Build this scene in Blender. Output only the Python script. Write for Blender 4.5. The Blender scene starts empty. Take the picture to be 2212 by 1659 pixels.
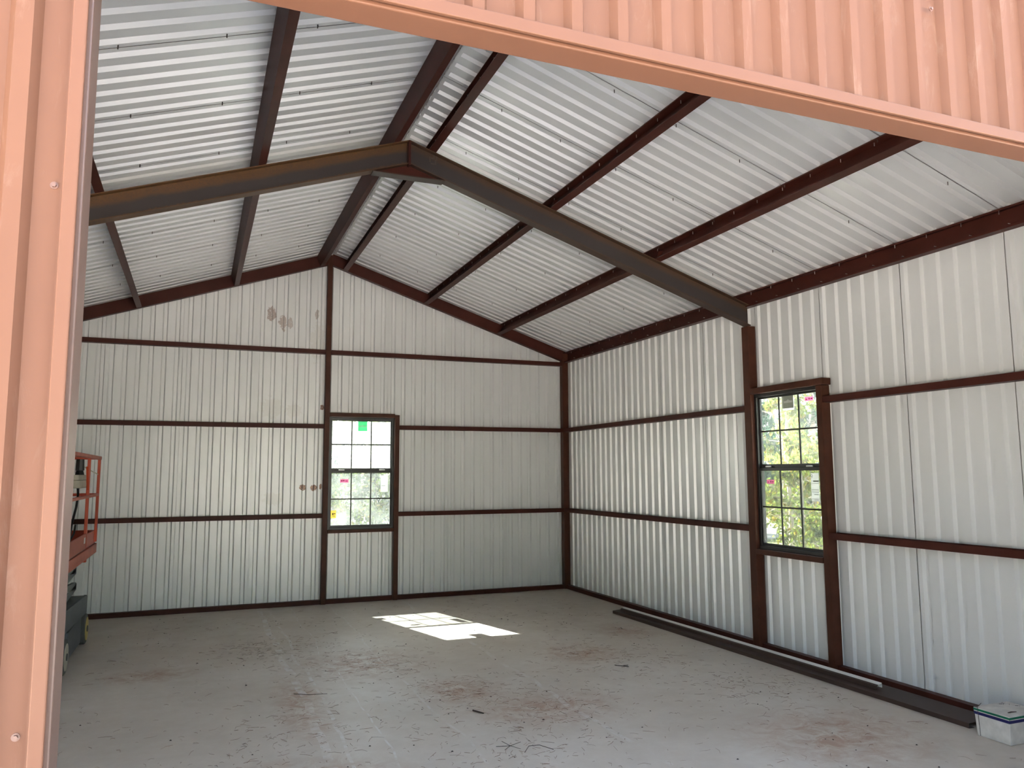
import bpy, bmesh, math, random
from mathutils import Vector, Matrix
random.seed(7)
S = bpy.context.scene
C = S.collection

# ------------------------------------------------------------------ camera
cam_d = bpy.data.cameras.new('camera'); cam = bpy.data.objects.new('camera', cam_d); C.objects.link(cam)
YAW, PITCH, ROLL = math.radians(21.8477), math.radians(6.4930), math.radians(-0.2538)
fw = Vector((math.sin(YAW)*math.cos(PITCH), math.cos(YAW)*math.cos(PITCH), math.sin(PITCH)))
r0 = Vector((math.cos(YAW), -math.sin(YAW), 0)); u0 = r0.cross(fw)
rt = math.cos(ROLL)*r0 + math.sin(ROLL)*u0; up = -math.sin(ROLL)*r0 + math.cos(ROLL)*u0
M = Matrix(((rt.x, up.x, -fw.x, -5.2572), (rt.y, up.y, -fw.y, -10.9861), (rt.z, up.z, -fw.z, 1.7547), (0, 0, 0, 1)))
cam.matrix_world = M
cam_d.sensor_width = 36.0; cam_d.lens = 1688.8/2212*36.0; cam_d.clip_start = 0.05; cam_d.clip_end = 300
S.camera = cam

# ------------------------------------------------------------------ sky, sun, exposure
SUN_DIR = Vector((0.203, -0.742, -0.639)).normalized()
w = bpy.data.worlds.new('sky'); S.world = w; w.use_nodes = True
wn, wl = w.node_tree.nodes, w.node_tree.links
bg = wn['Background']
sky = wn.new('ShaderNodeTexSky'); sky.sky_type = 'NISHITA'; sky.sun_disc = False
sky.sun_elevation = math.radians(40); sky.sun_rotation = math.radians(-15); sky.dust_density = 2.0
hs = wn.new('ShaderNodeHueSaturation'); hs.inputs['Saturation'].default_value = 0.70
wl.new(sky.outputs[0], hs.inputs['Color']); wl.new(hs.outputs[0], bg.inputs['Color'])
bg.inputs['Strength'].default_value = 0.36
sd = bpy.data.lights.new('sun', 'SUN'); sun = bpy.data.objects.new('sun', sd); C.objects.link(sun)
sd.energy = 22.0; sd.angle = math.radians(0.53); sd.color = (1.0, 0.97, 0.93)
sun.rotation_euler = SUN_DIR.to_track_quat('-Z', 'Y').to_euler(); sun.location = (-8, 20, 20)
S.view_settings.view_transform = 'Standard'; S.view_settings.look = 'None'
S.view_settings.gamma = 1.0; S.view_settings.use_curve_mapping = False
S.view_settings.exposure = 2.56
S.cycles.max_bounces = 8; S.cycles.diffuse_bounces = 5; S.cycles.glossy_bounces = 3; S.cycles.transparent_max_bounces = 10
S.cycles.use_adaptive_sampling = True; S.cycles.adaptive_threshold = 0.06; S.cycles.adaptive_min_samples = 16
S.cycles.sample_clamp_indirect = 6.0

# ------------------------------------------------------------------ materials
class NT:
    def __init__(s, name):
        s.m = bpy.data.materials.new(name); s.m.use_nodes = True
        s.n, s.l = s.m.node_tree.nodes, s.m.node_tree.links
        s.b = s.n['Principled BSDF']; s.out = s.n['Material Output']
    def new(s, t, **k):
        x = s.n.new(t)
        for a, v in k.items(): setattr(x, a, v)
        return x
    def lk(s, a, b): s.l.new(a, b)
    def noise(s, scale, detail=4, rough=0.55, vec=None, dist=0.0):
        x = s.new('ShaderNodeTexNoise'); x.inputs['Scale'].default_value = scale
        x.inputs['Detail'].default_value = detail; x.inputs['Roughness'].default_value = rough
        x.inputs['Distortion'].default_value = dist
        if vec is not None: s.lk(vec, x.inputs['Vector'])
        return x.outputs['Fac']
    def ramp(s, fac, stops):
        x = s.new('ShaderNodeValToRGB'); e = x.color_ramp.elements
        while len(e) < len(stops): e.new(0.5)
        for el, (p, c) in zip(e, stops):
            el.position = p; el.color = (*c, 1) if isinstance(c, tuple) else (c, c, c, 1)
        s.lk(fac, x.inputs['Fac']); return x.outputs['Color']
    def math(s, op, a, b=None, clamp=False):
        x = s.new('ShaderNodeMath', operation=op); x.use_clamp = clamp
        for i, v in enumerate((a, b)):
            if v is None: continue
            if isinstance(v, (int, float)): x.inputs[i].default_value = v
            else: s.lk(v, x.inputs[i])
        return x.outputs[0]
    def mix(s, fac, a, b):
        x = s.new('ShaderNodeMix', data_type='RGBA')
        for sk, v in ((0, fac), (6, a), (7, b)):
            if isinstance(v, (int, float)): x.inputs[sk].default_value = v
            elif isinstance(v, tuple): x.inputs[sk].default_value = (*v, 1)
            else: s.lk(v, x.inputs[sk])
        return x.outputs[2]
    def pos(s): return s.new('ShaderNodeNewGeometry').outputs['Position']
    def objc(s): return s.new('ShaderNodeTexCoord').outputs['Object']
    def bump(s, h, strength, dist=0.01):
        x = s.new('ShaderNodeBump'); x.inputs['Strength'].default_value = strength; x.inputs['Distance'].default_value = dist
        s.lk(h, x.inputs['Height']); s.lk(x.outputs[0], s.b.inputs['Normal'])
    def spot(s, sep, ca, cb, a0, b0, ra, rb):      # elliptic mask (0 centre .. 1 rim ..) in two world axes
        da = s.math('DIVIDE', s.math('SUBTRACT', sep.outputs[ca], a0), ra)
        db = s.math('DIVIDE', s.math('SUBTRACT', sep.outputs[cb], b0), rb)
        return s.math('SQRT', s.math('ADD', s.math('MULTIPLY', da, da), s.math('MULTIPLY', db, db)))

def simple(name, col, rough=0.5, metal=0.0, var=0.12, scale=6.0, spec=0.5, bump=0.0, bscale=60):
    t = NT(name); p = t.pos()
    n = t.noise(scale, 5, vec=p)
    lo = tuple(c*(1-var) for c in col); hi = tuple(min(1, c*(1+var)) for c in col)
    t.lk(t.ramp(n, [(0.3, lo), (0.7, hi)]), t.b.inputs['Base Color'])
    t.b.inputs['Roughness'].default_value = rough; t.b.inputs['Metallic'].default_value = metal
    t.b.inputs['Specular IOR Level'].default_value = spec
    if bump: t.bump(t.noise(bscale, 3, vec=p), bump, 0.004)
    return t.m

def sheet_mat(name, col, stains=()):
    t = NT(name); p = t.pos()
    n = t.noise(0.9, 2, vec=p)
    col_out = t.ramp(n, [(0.3, tuple(c*0.95 for c in col)), (0.7, col)])
    if stains:
        sep = t.new('ShaderNodeSeparateXYZ'); t.lk(p, sep.inputs[0])
        n1 = t.noise(55, 5, 0.7, vec=p); n2 = t.noise(22, 4, 0.6, vec=p)
        rust = t.ramp(n1, [(0.35, (0.055, 0.018, 0.008)), (0.52, (0.21, 0.075, 0.03)), (0.68, (0.5, 0.34, 0.2))])
        for x, z, rx, rz, amt in stains:
            d = t.spot(sep, 0, 2, x, z, rx, rz)
            d = t.math('ADD', d, t.math('MULTIPLY', t.math('SUBTRACT', n2, 0.5), 1.7))
            f = t.math('MULTIPLY', t.math('LESS_THAN', d, 0.95), amt)
            f = t.math('MULTIPLY', f, t.math('GREATER_THAN', n1, 0.40))
            col_out = t.mix(f, col_out, rust)
        for x, z, rx, rz in ((-4.35, 2.66, 0.16, 0.14), (-4.05, 2.62, 0.12, 0.1), (-4.3, 1.42, 0.13, 0.09), (-3.75, 3.6, 0.1, 0.3)):   # scrubbed paint / old dirt films
            d = t.math('ADD', t.spot(sep, 0, 2, x, z, rx, rz), t.math('MULTIPLY', t.math('SUBTRACT', n2, 0.5), 2.0))
            f = t.math('MULTIPLY', t.math('LESS_THAN', d, 0.9), 0.16)
            col_out = t.mix(f, col_out, (0.42, 0.36, 0.26))
    t.lk(col_out, t.b.inputs['Base Color'])
    t.b.inputs['Roughness'].default_value = 0.34
    t.b.inputs['Specular IOR Level'].default_value = 0.6
    t.b.inputs['Metallic'].default_value = 0.15
    return t.m

def rust_steel(name, grey, brown, orange, top_amt, bot_amt):
    """mill scale web with rust spreading from the flange roots (height measured from the rafter top line)"""
    t = NT(name); p = t.pos(); sep = t.new('ShaderNodeSeparateXYZ'); t.lk(p, sep.inputs[0])
    h = t.math('SUBTRACT', 4.705, t.math('ADD', sep.outputs[2], t.math('DIVIDE', t.math('ABSOLUTE', t.math('ADD', sep.outputs[0], 3.61)), 3.0)))   # 0 top .. .217 bottom
    n = t.noise(2.2, 4, 0.6, vec=p, dist=0.4); n2 = t.noise(50, 4, 0.7, vec=p)
    nz = t.math('ADD', t.math('MULTIPLY', t.math('SUBTRACT', n, 0.5), 0.07), t.math('MULTIPLY', t.math('SUBTRACT', n2, 0.5), 0.05))
    hh = t.math('ADD', h, nz)
    top = t.ramp(hh, [(0.0, 1.0), (top_amt, 0.75), (top_amt+0.035, 0.0)]); bot = t.ramp(hh, [(0.205-bot_amt, 0.0), (0.215-bot_amt*0.4, 0.8), (0.24, 0.3)])
    f = t.math('MAXIMUM', top, bot)
    c = t.mix(f, t.mix(n2, grey, brown), t.mix(n2, brown, orange))
    t.lk(c, t.b.inputs['Base Color']); t.b.inputs['Roughness'].default_value = 0.55; t.b.inputs['Metallic'].default_value = 0.15
    return t.m

WHITE = (0.74, 0.74, 0.73)
m_wall = sheet_mat('white_wall_sheet', WHITE)
m_back = sheet_mat('white_back_wall_sheet_rust_spots', WHITE,
    [(-3.905, 1.57, 0.045, 0.045, .95), (-3.765, 1.565, 0.045, 0.045, .95), (-3.665, 1.58, 0.022, 0.04, .95), (-3.672, 2.677, 0.03, 0.04, .95),
     (-4.38, 3.95, 0.06, 0.1, .6), (-4.23, 3.84, 0.05, 0.11, .55), (-4.13, 3.84, 0.04, 0.07, .4), (-3.77, 3.99, 0.03, 0.07, .45)])
m_roof = sheet_mat('white_roof_sheet', (0.69, 0.685, 0.685))
def ext_mat():
    t = NT('copper_red_painted_sheet'); p = t.pos()
    mp = t.new('ShaderNodeMapping'); mp.inputs['Scale'].default_value = (14, 14, 3.2); t.lk(p, mp.inputs['Vector'])
    base = t.ramp(t.noise(2.5, 3, vec=p), [(0.3, (0.130, 0.059, 0.036)), (0.7, (0.146, 0.067, 0.040))])
    scuff = t.ramp(t.noise(1.0, 6, 0.72, vec=mp.outputs[0], dist=0.7), [(0.56, 0.0), (0.74, 1.0)])       # dried dust and handling scuffs
    t.lk(t.mix(t.math('MULTIPLY', scuff, 0.55), base, (0.20, 0.12, 0.085)), t.b.inputs['Base Color'])
    t.b.inputs['Roughness'].default_value = 0.6; t.b.inputs['Specular IOR Level'].default_value = 0.22
    return t.m
m_ext = ext_mat()
m_trim = simple('copper_red_trim', (0.138, 0.062, 0.037), 0.5, 0.0, 0.04, 2.5, 0.25)
m_reveal = simple('brown_jamb_steel', (0.12, 0.07, 0.054), 0.35, 0.0, 0.06, 2.5, 0.4)
m_red = simple('red_oxide_steel', (0.058, 0.016, 0.011), 0.45, 0.0, 0.18, 5.0, 0.15, 0.05)
m_post = simple('brown_oxide_steel', (0.068, 0.024, 0.014), 0.42, 0.0, 0.22, 7.0, 0.15, 0.05)
m_rustL = rust_steel('rusty_mill_steel_orange', (0.040, 0.032, 0.033), (0.042, 0.029, 0.024), (0.20, 0.08, 0.012), 0.07, 0.02)
m_rustR = rust_steel('rusty_mill_steel_grey', (0.042, 0.035, 0.036), (0.043, 0.032, 0.027), (0.11, 0.045, 0.012), 0.045, 0.03)
m_black = simple('black_window_frame', (0.018, 0.016, 0.015), 0.35, 0, 0.1)
m_bronze = simple('dark_brown_trim', (0.058, 0.035, 0.028), 0.5, 0, 0.08, 6, 0.25)
m_whitepaint = simple('white_paint', (0.72, 0.71, 0.68), 0.4, 0, 0.04)
m_zinc = simple('zinc_screw', (0.55, 0.53, 0.50), 0.35, 0.8, 0.1)
m_screwr = simple('painted_screw', (0.16, 0.085, 0.065), 0.45, 0.0, 0.1)
m_foam = simple('white_foam', (0.60, 0.565, 0.52), 0.8, 0, 0.14, 14, 0.2, 0.1, 120)
m_green = simple('green_band', (0.0, 0.13, 0.065), 0.45, 0, 0.05)
m_blue = simple('blue_band', (0.012, 0.012, 0.10), 0.45, 0, 0.05)
m_wire = simple('dark_wire', (0.08, 0.06, 0.05), 0.5, 0.4)
m_lift_or = simple('orange_lift_paint', (0.45, 0.05, 0.012), 0.42, 0, 0.12, 5)
m_lift_top = simple('faded_orange_lift_paint', (0.46, 0.13, 0.085), 0.6, 0, 0.12, 5)
m_lift_gr = simple('grey_lift_paint', (0.075, 0.085, 0.095), 0.5, 0, 0.15, 6)
m_lift_arm = simple('grey_scissor_arm', (0.11, 0.125, 0.125), 0.5, 0, 0.15, 6)
m_tyre = simple('dark_tyre', (0.09, 0.09, 0.085), 0.8)
m_hub = simple('yellow_hub', (0.55, 0.42, 0.14), 0.6, 0, 0.2, 9)
m_cream = simple('cream_box', (0.46, 0.43, 0.34), 0.6, 0, 0.15, 12)
m_plastic = simple('black_plastic', (0.012, 0.012, 0.013), 0.4)
m_decal = simple('white_decal', (0.7, 0.68, 0.66), 0.5, 0, 0.05)
m_decalb = simple('blue_white_decal', (0.12, 0.2, 0.5), 0.5, 0, 0.4, 40)

def floor_mat():
    t = NT('dusty_concrete_floor'); p = t.pos()
    sep = t.new('ShaderNodeSeparateXYZ'); t.lk(p, sep.inputs[0])
    n = t.noise(0.7, 7, 0.62, vec=p); n2 = t.noise(6, 6, 0.65, vec=p, dist=0.3); n3 = t.noise(60, 4, 0.7, vec=p)
    base = t.ramp(n, [(0.28, (0.50, 0.43, 0.355)), (0.5, (0.58, 0.51, 0.435)), (0.72, (0.66, 0.605, 0.54))])
    base = t.mix(t.math('MULTIPLY', n2, 0.35), base, (0.50, 0.44, 0.375))
    # red clay tracked in, in patches of their own shape
    red = None
    for x, y, rx, ry in ((-3.75, -3.5, 0.75, 0.75), (-3.2, -4.7, 0.45, 0.5), (-2.75, -5.4, 0.7, 0.5), (-4.45, -4.6, 0.25, 1.2), (-1.7, -3.9, 0.5, 0.5), (-4.7, -6.2, 0.8, 0.5), (-1.2, -6.7, 0.8, 0.7), (-5.6, -3.2, .5, .3), (-0.75, -3.1, 0.4, 0.5)):
        d = t.spot(sep, 0, 1, x, y, rx, ry)
        f = t.math('SUBTRACT', 1.0, d, True)
        red = f if red is None else t.math('MAXIMUM', red, f)
    nn = t.ramp(t.noise(7.0, 6, 0.75, vec=p, dist=0.8), [(0.38, 0.0), (0.62, 1.0)])
    rr = t.math('MULTIPLY', t.math('ADD', t.math('MULTIPLY', red, 1.35), 0.10), nn)
    base = t.mix(t.math('MULTIPLY', rr, 1.0, True), base, (0.40, 0.265, 0.19))
    # pale wheel scuffs running away from the door
    wob = t.math('MULTIPLY', t.math('SUBTRACT', t.noise(0.8, 2, vec=p), 0.5), 0.25)
    for x0, hw, a in ((-4.43, 0.03, 0.5), (-4.30, 0.012, 0.45), (-2.55, 0.02, 0.35), (-3.55, 0.01, .35), (-4.05, 0.006, 0.5)):
        d = t.math('ABSOLUTE', t.math('SUBTRACT', t.math('ADD', sep.outputs[0], wob), x0))
        f = t.math('MULTIPLY', t.math('LESS_THAN', d, hw), t.math('MULTIPLY', t.ramp(n2, [(0.45, 0.0), (0.60, 1.0)]), a))
        base = t.mix(f, base, (0.74, 0.73, 0.72))
    base = t.mix(t.math('MULTIPLY', t.math('LESS_THAN', n3, 0.33), 0.35), base, (0.27, 0.22, 0.18))
    t.lk(base, t.b.inputs['Base Color'])
    t.lk(t.ramp(n2, [(0.3, 0.42), (0.7, 0.62)]), t.b.inputs['Roughness'])
    t.b.inputs['Specular IOR Level'].default_value = 0.5
    t.bump(n3, 0.1, 0.003)
    return t.m
m_floor = floor_mat()

def ground_mat():
    t = NT('clay_and_grass_ground'); p = t.pos()
    n = t.noise(0.25, 6, 0.6, vec=p); n2 = t.noise(9, 5, 0.7, vec=p)
    dirt = t.ramp(n2, [(0.3, (0.50, 0.445, 0.40)), (0.7, (0.66, 0.61, 0.565))])
    grass = t.ramp(n2, [(0.3, (0.20, 0.20, 0.08)), (0.7, (0.42, 0.40, 0.22))])
    t.lk(t.mix(t.ramp(n, [(0.52, 0.0), (0.62, 1.0)]), dirt, grass), t.b.inputs['Base Color'])
    t.b.inputs['Roughness'].default_value = 0.95; t.b.inputs['Specular IOR Level'].default_value = 0.1
    t.bump(n2, 0.6, 0.05); return t.m
m_ground = ground_mat()

def glass_mat(name, dust_lo, dust_hi, scale, tint=(0.93, 0.97, 0.95)):
    t = NT(name); p = t.pos(); t.n.remove(t.b)
    tr = t.new('ShaderNodeBsdfTransparent'); tr.inputs[0].default_value = (*tint, 1)
    tl = t.new('ShaderNodeBsdfTranslucent'); tl.inputs[0].default_value = (0.86, 0.93, 0.90, 1)
    gl = t.new('ShaderNodeBsdfGlossy'); gl.inputs['Roughness'].default_value = 0.03
    n = t.noise(scale, 6, 0.75, vec=p, dist=1.2); n2 = t.noise(3.0, 3, 0.5, vec=p)
    f = t.math('ADD', t.math('MULTIPLY', n, 0.6), t.math('MULTIPLY', n2, 0.4))
    fac = t.ramp(f, [(0.40, dust_lo), (0.62, dust_hi)])
    m1 = t.new('ShaderNodeMixShader'); t.lk(fac, m1.inputs[0]); t.lk(tr.outputs[0], m1.inputs[1]); t.lk(tl.outputs[0], m1.inputs[2])
    fr = t.new('ShaderNodeFresnel'); fr.inputs[0].default_value = 1.45
    m2 = t.new('ShaderNodeMixShader'); t.lk(t.math('MULTIPLY', fr.outputs[0], 0.5), m2.inputs[0]); t.lk(m1.outputs[0], m2.inputs[1]); t.lk(gl.outputs[0], m2.inputs[2])
    t.lk(m2.outputs[0], t.out.inputs['Surface']); return t.m
m_glass_dusty = glass_mat('dusty_sunlit_glass', 0.015, 0.07, 45, (0.66, 0.71, 0.71))
m_glass_screen = glass_mat('glass_behind_insect_screen', 0.012, 0.045, 30, (0.30, 0.325, 0.32))
m_glass = glass_mat('clear_window_glass', 0.02, 0.05, 20)
m_glass_low = glass_mat('clear_glass_behind_screen', 0.015, 0.04, 20, (0.60, 0.64, 0.61))

def leaf_mat(name, col, tcol):
    t = NT(name); p = t.pos(); t.n.remove(t.b)
    n = t.noise(2.2, 3, vec=p)
    d = t.new('ShaderNodeBsdfDiffuse'); tl = t.new('ShaderNodeBsdfTranslucent')
    t.lk(t.ramp(n, [(0.3, tuple(c*0.6 for c in col)), (0.7, col)]), d.inputs[0])
    t.lk(t.ramp(n, [(0.3, tuple(c*0.6 for c in tcol)), (0.7, tcol)]), tl.inputs[0])
    m = t.new('ShaderNodeMixShader'); m.inputs[0].default_value = 0.5
    t.lk(d.outputs[0], m.inputs[1]); t.lk(tl.outputs[0], m.inputs[2]); t.lk(m.outputs[0], t.out.inputs['Surface']); return t.m
m_leaf = leaf_mat('yellow_green_leaves', (0.11, 0.15, 0.035), (0.20, 0.25, 0.045))
m_leaf_y = leaf_mat('autumn_yellow_leaves', (0.22, 0.17, 0.04), (0.30, 0.22, 0.04))
m_leaf_d = leaf_mat('dark_green_needles', (0.03, 0.06, 0.04), (0.035, 0.075, 0.045))
m_bark = simple('pale_bark', (0.36, 0.31, 0.26), 0.9, 0, 0.25, 14, 0.2)
m_straw = simple('dry_pine_straw', (0.20, 0.105, 0.06), 0.8, 0, 0.5, 3.0, 0.2)
m_twig = simple('dark_twig', (0.045, 0.03, 0.022), 0.8, 0, 0.3, 20)
def paper_mat(name, col):
    t = NT(name); p = t.pos(); t.n.remove(t.b)
    d = t.new('ShaderNodeBsdfDiffuse'); tl = t.new('ShaderNodeBsdfTranslucent'); n = t.noise(20, 2, vec=p)
    c = t.ramp(n, [(0.3, tuple(v*0.94 for v in col)), (0.7, col)]); t.lk(c, d.inputs[0]); t.lk(c, tl.inputs[0])
    m = t.new('ShaderNodeMixShader'); m.inputs[0].default_value = 0.55
    t.lk(d.outputs[0], m.inputs[1]); t.lk(tl.outputs[0], m.inputs[2]); t.lk(m.outputs[0], t.out.inputs['Surface']); return t.m
m_st_green = paper_mat('green_sticker', (0.25, 0.72, 0.45)); m_st_grey = paper_mat('grey_sticker', (0.42, 0.43, 0.38))
m_st_white = paper_mat('white_sticker', (0.85, 0.85, 0.83)); m_st_pink = paper_mat('pink_sticker', (0.9, 0.42, 0.60))
m_st_yel = paper_mat('yellow_sticker', (0.92, 0.76, 0.30))
m_st_ink = simple('sticker_ink', (0.05, 0.04, 0.05), 0.6, 0, 0.05)
m_st_mag = simple('magenta_sticker_ink', (0.38, 0.06, 0.16), 0.6, 0, 0.05)

# ------------------------------------------------------------------ builders
LOC = {}
class G:
    """collects verts/faces in world coordinates"""
    def __init__(s): s.v, s.f, s.mi = [], [], []
    def add(s, v, f, mi=0):
        o = len(s.v); s.v += [tuple(x) for x in v]; s.f += [tuple(i+o for i in q) for q in f]; s.mi += [mi]*len(f); return s
    def box(s, a, b, mi=0):
        x0, y0, z0 = (min(a[i], b[i]) for i in range(3)); x1, y1, z1 = (max(a[i], b[i]) for i in range(3))
        v = [(x0,y0,z0),(x1,y0,z0),(x1,y1,z0),(x0,y1,z0),(x0,y0,z1),(x1,y0,z1),(x1,y1,z1),(x0,y1,z1)]
        return s.add(v, [(3,2,1,0),(4,5,6,7),(0,1,5,4),(1,2,6,5),(2,3,7,6),(3,0,4,7)], mi)
    def prism(s, prof, A, B, xd, yd, mi=0):
        A, B, xd, yd = Vector(A), Vector(B), Vector(xd), Vector(yd); n = len(prof)
        v = [A + xd*p + yd*q for p, q in prof] + [B + xd*p + yd*q for p, q in prof]
        f = [(i, (i+1) % n, n+(i+1) % n, n+i) for i in range(n)] + [tuple(range(n-1, -1, -1)), tuple(range(n, 2*n))]
        return s.add(v, f, mi)
    def tube(s, pts, rad, seg=6, mi=0):
        pts = [Vector(p) for p in pts]; rad = rad if isinstance(rad, (list, tuple)) else [rad]*len(pts); v = []
        for i, p in enumerate(pts):
            t = (pts[min(i+1, len(pts)-1)] - pts[max(i-1, 0)]).normalized()
            a = t.cross(Vector((0, 0, 1)) if abs(t.z) < 0.95 else Vector((1, 0, 0))).normalized(); b = t.cross(a)
            v += [p + rad[i]*(math.cos(2*math.pi*k/seg)*a + math.sin(2*math.pi*k/seg)*b) for k in range(seg)]
        f = [(i*seg+k, i*seg+(k+1) % seg, (i+1)*seg+(k+1) % seg, (i+1)*seg+k) for i in range(len(pts)-1) for k in range(seg)]
        f += [tuple(range(seg-1, -1, -1)), tuple((len(pts)-1)*seg+k for k in range(seg))]
        return s.add(v, f, mi)
    def build(s, name, mats, parent=None, origin=None, bevel=0.0, smooth=False, fix=True):
        mats = mats if isinstance(mats, (list, tuple)) else [mats]
        xs, ys, zs = zip(*s.v)
        o = Vector(origin) if origin else Vector(((min(xs)+max(xs))/2, (min(ys)+max(ys))/2, min(zs)))
        me = bpy.data.meshes.new(name)
        me.from_pydata([(Vector(p)-o) for p in s.v], [], s.f)
        for m in mats: me.materials.append(m)
        if len(mats) > 1: me.polygons.foreach_set('material_index', s.mi)
        if fix:
            bm = bmesh.new(); bm.from_mesh(me); bmesh.ops.recalc_face_normals(bm, faces=bm.faces)
            if bevel: bmesh.ops.bevel(bm, geom=[e for e in bm.edges if e.is_manifold and e.calc_face_angle(0) > 0.5], offset=bevel, segments=2, affect='EDGES', profile=0.5)
            bm.to_mesh(me); bm.free()
        if smooth: me.polygons.foreach_set('use_smooth', [True]*len(me.polygons))
        me.update()
        ob = bpy.data.objects.new(name, me); C.objects.link(ob)
        if parent is not None: ob.parent = parent; ob.location = o - LOC[parent.name]
        else: ob.location = o
        LOC[ob.name] = o
        return ob
def empty(name, loc):
    o = bpy.data.objects.new(name, None); C.objects.link(o); o.location = loc; o.empty_display_size = 0.2
    LOC[o.name] = Vector(loc); return o
def tag(o, label=None, cat=None, group=None, kind=None):
    if label: o['label'] = label
    if cat: o['category'] = cat
    if group: o['group'] = group
    if kind: o['kind'] = kind
    return o
def structure(name, loc, label, cat=None):
    return tag(empty(name, loc), label, cat, kind='structure')
def channel(h, b, lip=0.012, t=0.003):
    return [(0,0),(b,0),(b,lip),(b-t,lip),(b-t,t),(t,t),(t,h-t),(b-t,h-t),(b-t,h-lip),(b,h-lip),(b,h),(0,h)]
def ibeam(h, b, tf=0.008, tw=0.006):
    c = b/2
    return [(-c,0),(c,0),(c,tf),(tw/2,tf),(tw/2,h-tf),(c,h-tf),(c,h),(-c,h),(-c,h-tf),(-tw/2,h-tf),(-tw/2,tf),(-c,tf)]

# ------------------------------------------------------------------ shared dimensions
XR = -3.61                       # ridge
XL = 2*XR                        # inner plane of left wall (right wall inner plane is x = 0)
YF = -9.045                      # front wall sheets (inner face)
PX, PY = 0.10, 0.10              # right / back sheet planes
def zt(x):                       # underside of the roof sheets (top of purlins)
    if x < XR: x = 2*XR - x
    return 3.655 + (0.03 - x)/3
G1, G2, G3 = 1.183, 2.409, 3.448
PITCH_R, RIB_D = 0.1524, 0.026
DX0, DX1, DZ = -5.520, -1.70, 2.985      # door opening

def profile(n=6):
    a, s = 0.0432, 0.0155; p = []
    for i in range(n):
        b = i*PITCH_R
        p += [(b, 0), (b+a, 0), (b+a+s, RIB_D), (b+PITCH_R-a-s, RIB_D), (b+PITCH_R-a, 0)]
    e = n*PITCH_R
    return p + [(e-0.0075, 0), (e-0.007, 0.024), (e+0.030, 0.024), (e+0.031, 0.0014)]
PROF = profile()
PROF_EXT = [p for p in PROF[:-4]] + [(6*PITCH_R, 0)]
def sheet(name, parent, mats, s0, frame, umin, umax, v0, vtop, holes=(), prof=None):
    """ribbed steel sheet: s0 = seam coordinate, frame(u, d, v) -> world, holes = (u0, u1, va, vb)"""
    pts = [(s0+u, d) for u, d in (prof or PROF)]
    cuts = [c for h in holes for c in h[:2]] + [umin, umax]
    out = []
    for (ua, da), (ub, db) in zip(pts, pts[1:]):
        cs = sorted(c for c in cuts if ua < c < ub)
        out.append((ua, da))
        for c in cs: out.append((c, da + (db-da)*(c-ua)/(ub-ua)))
    out.append(pts[-1]); g = G(); T = 0.0012
    for (ua, da), (ub, db) in zip(out, out[1:]):
        m = (ua+ub)/2
        if m < umin or m > umax: continue
        spans = [(v0, None)]
        for h0, h1, va, vb in holes:
            if h0 < m < h1: spans = [(v0, va), (vb, None)]
        for lo, hi in spans:
            hA, hB = (vtop(ua), vtop(ub)) if hi is None else (hi, hi)
            if max(hA, hB) <= lo + 1e-4: continue
            q = [frame(ua, da, lo), frame(ub, db, lo), frame(ub, db, hB), frame(ua, da, hA)]
            r = [frame(ua, da+T, lo), frame(ub, db+T, lo), frame(ub, db+T, hB), frame(ua, da+T, hA)]
            g.add(q, [(0, 1, 2, 3)], 0); g.add(r, [(3, 2, 1, 0)], 1)
    if not g.f: return None
    return g.build(name, mats, parent, fix=False)

# ------------------------------------------------------------------ ground and floor
gr = G(); N = 24
for i in range(N):
    for j in range(N):
        x0, x1 = -60+110*i/N, -60+110*(i+1)/N; y0, y1 = -60+120*j/N, -60+120*(j+1)/N
        gr.add([(x0,y0,-0.10),(x1,y0,-0.10),(x1,y1,-0.10),(x0,y1,-0.10)], [(0,1,2,3)])
tag(gr.build('ground', m_ground, fix=False), 'pale sandy ground with patches of dry grass around the building', kind='structure')
tag(G().box((XL-0.13, -9.11, -0.25), (0.13, 0.13, 0.0)).build('floor', m_floor), 'dusty grey concrete floor slab with red clay stains', kind='structure')

# ------------------------------------------------------------------ walls: ribbed sheets
BW = (-3.575, -2.655, 0.985, 2.545)       # back window opening x0,x1,z0,z1
RW = (-5.378, -4.46, 0.985, 2.545)        # right window opening y0,y1,z0,z1
wb = structure('wall_back', (XR, PY, 0), 'back gable wall of white ribbed steel sheets with rust spots')
s = -5.488 - 2*0.9144
while s < 0.13:
    sheet('wall_sheet', wb, [m_back, m_ext], s, lambda u, d, v: (u, PY+d, v), XL-0.12, 0.12, -0.06, lambda u: zt(u) + (0.03 if abs(u-XR) < 0.10 else -0.005), [BW]); s += 0.9144
wr = structure('wall_right', (PX, -4.5, 0), 'right side wall of white ribbed steel sheets')
s = -0.80 - 10*0.9144
while s < 0.12:
    sheet('wall_sheet', wr, [m_wall, m_ext], s, lambda u, d, v: (PX+d, u, v), YF, 0.12, -0.06, lambda u: zt(PX)-0.005, [RW]); s += 0.9144
wl_ = structure('wall_left', (XL-PX, -4.5, 0), 'left side wall of white ribbed steel sheets')
s = -0.80 - 10*0.9144
while s < 0.12:
    sheet('wall_sheet', wl_, [m_wall, m_ext], s, lambda u, d, v: (XL-PX-d, u, v), YF, 0.12, -0.06, lambda u: zt(PX)-0.005); s += 0.9144
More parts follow.
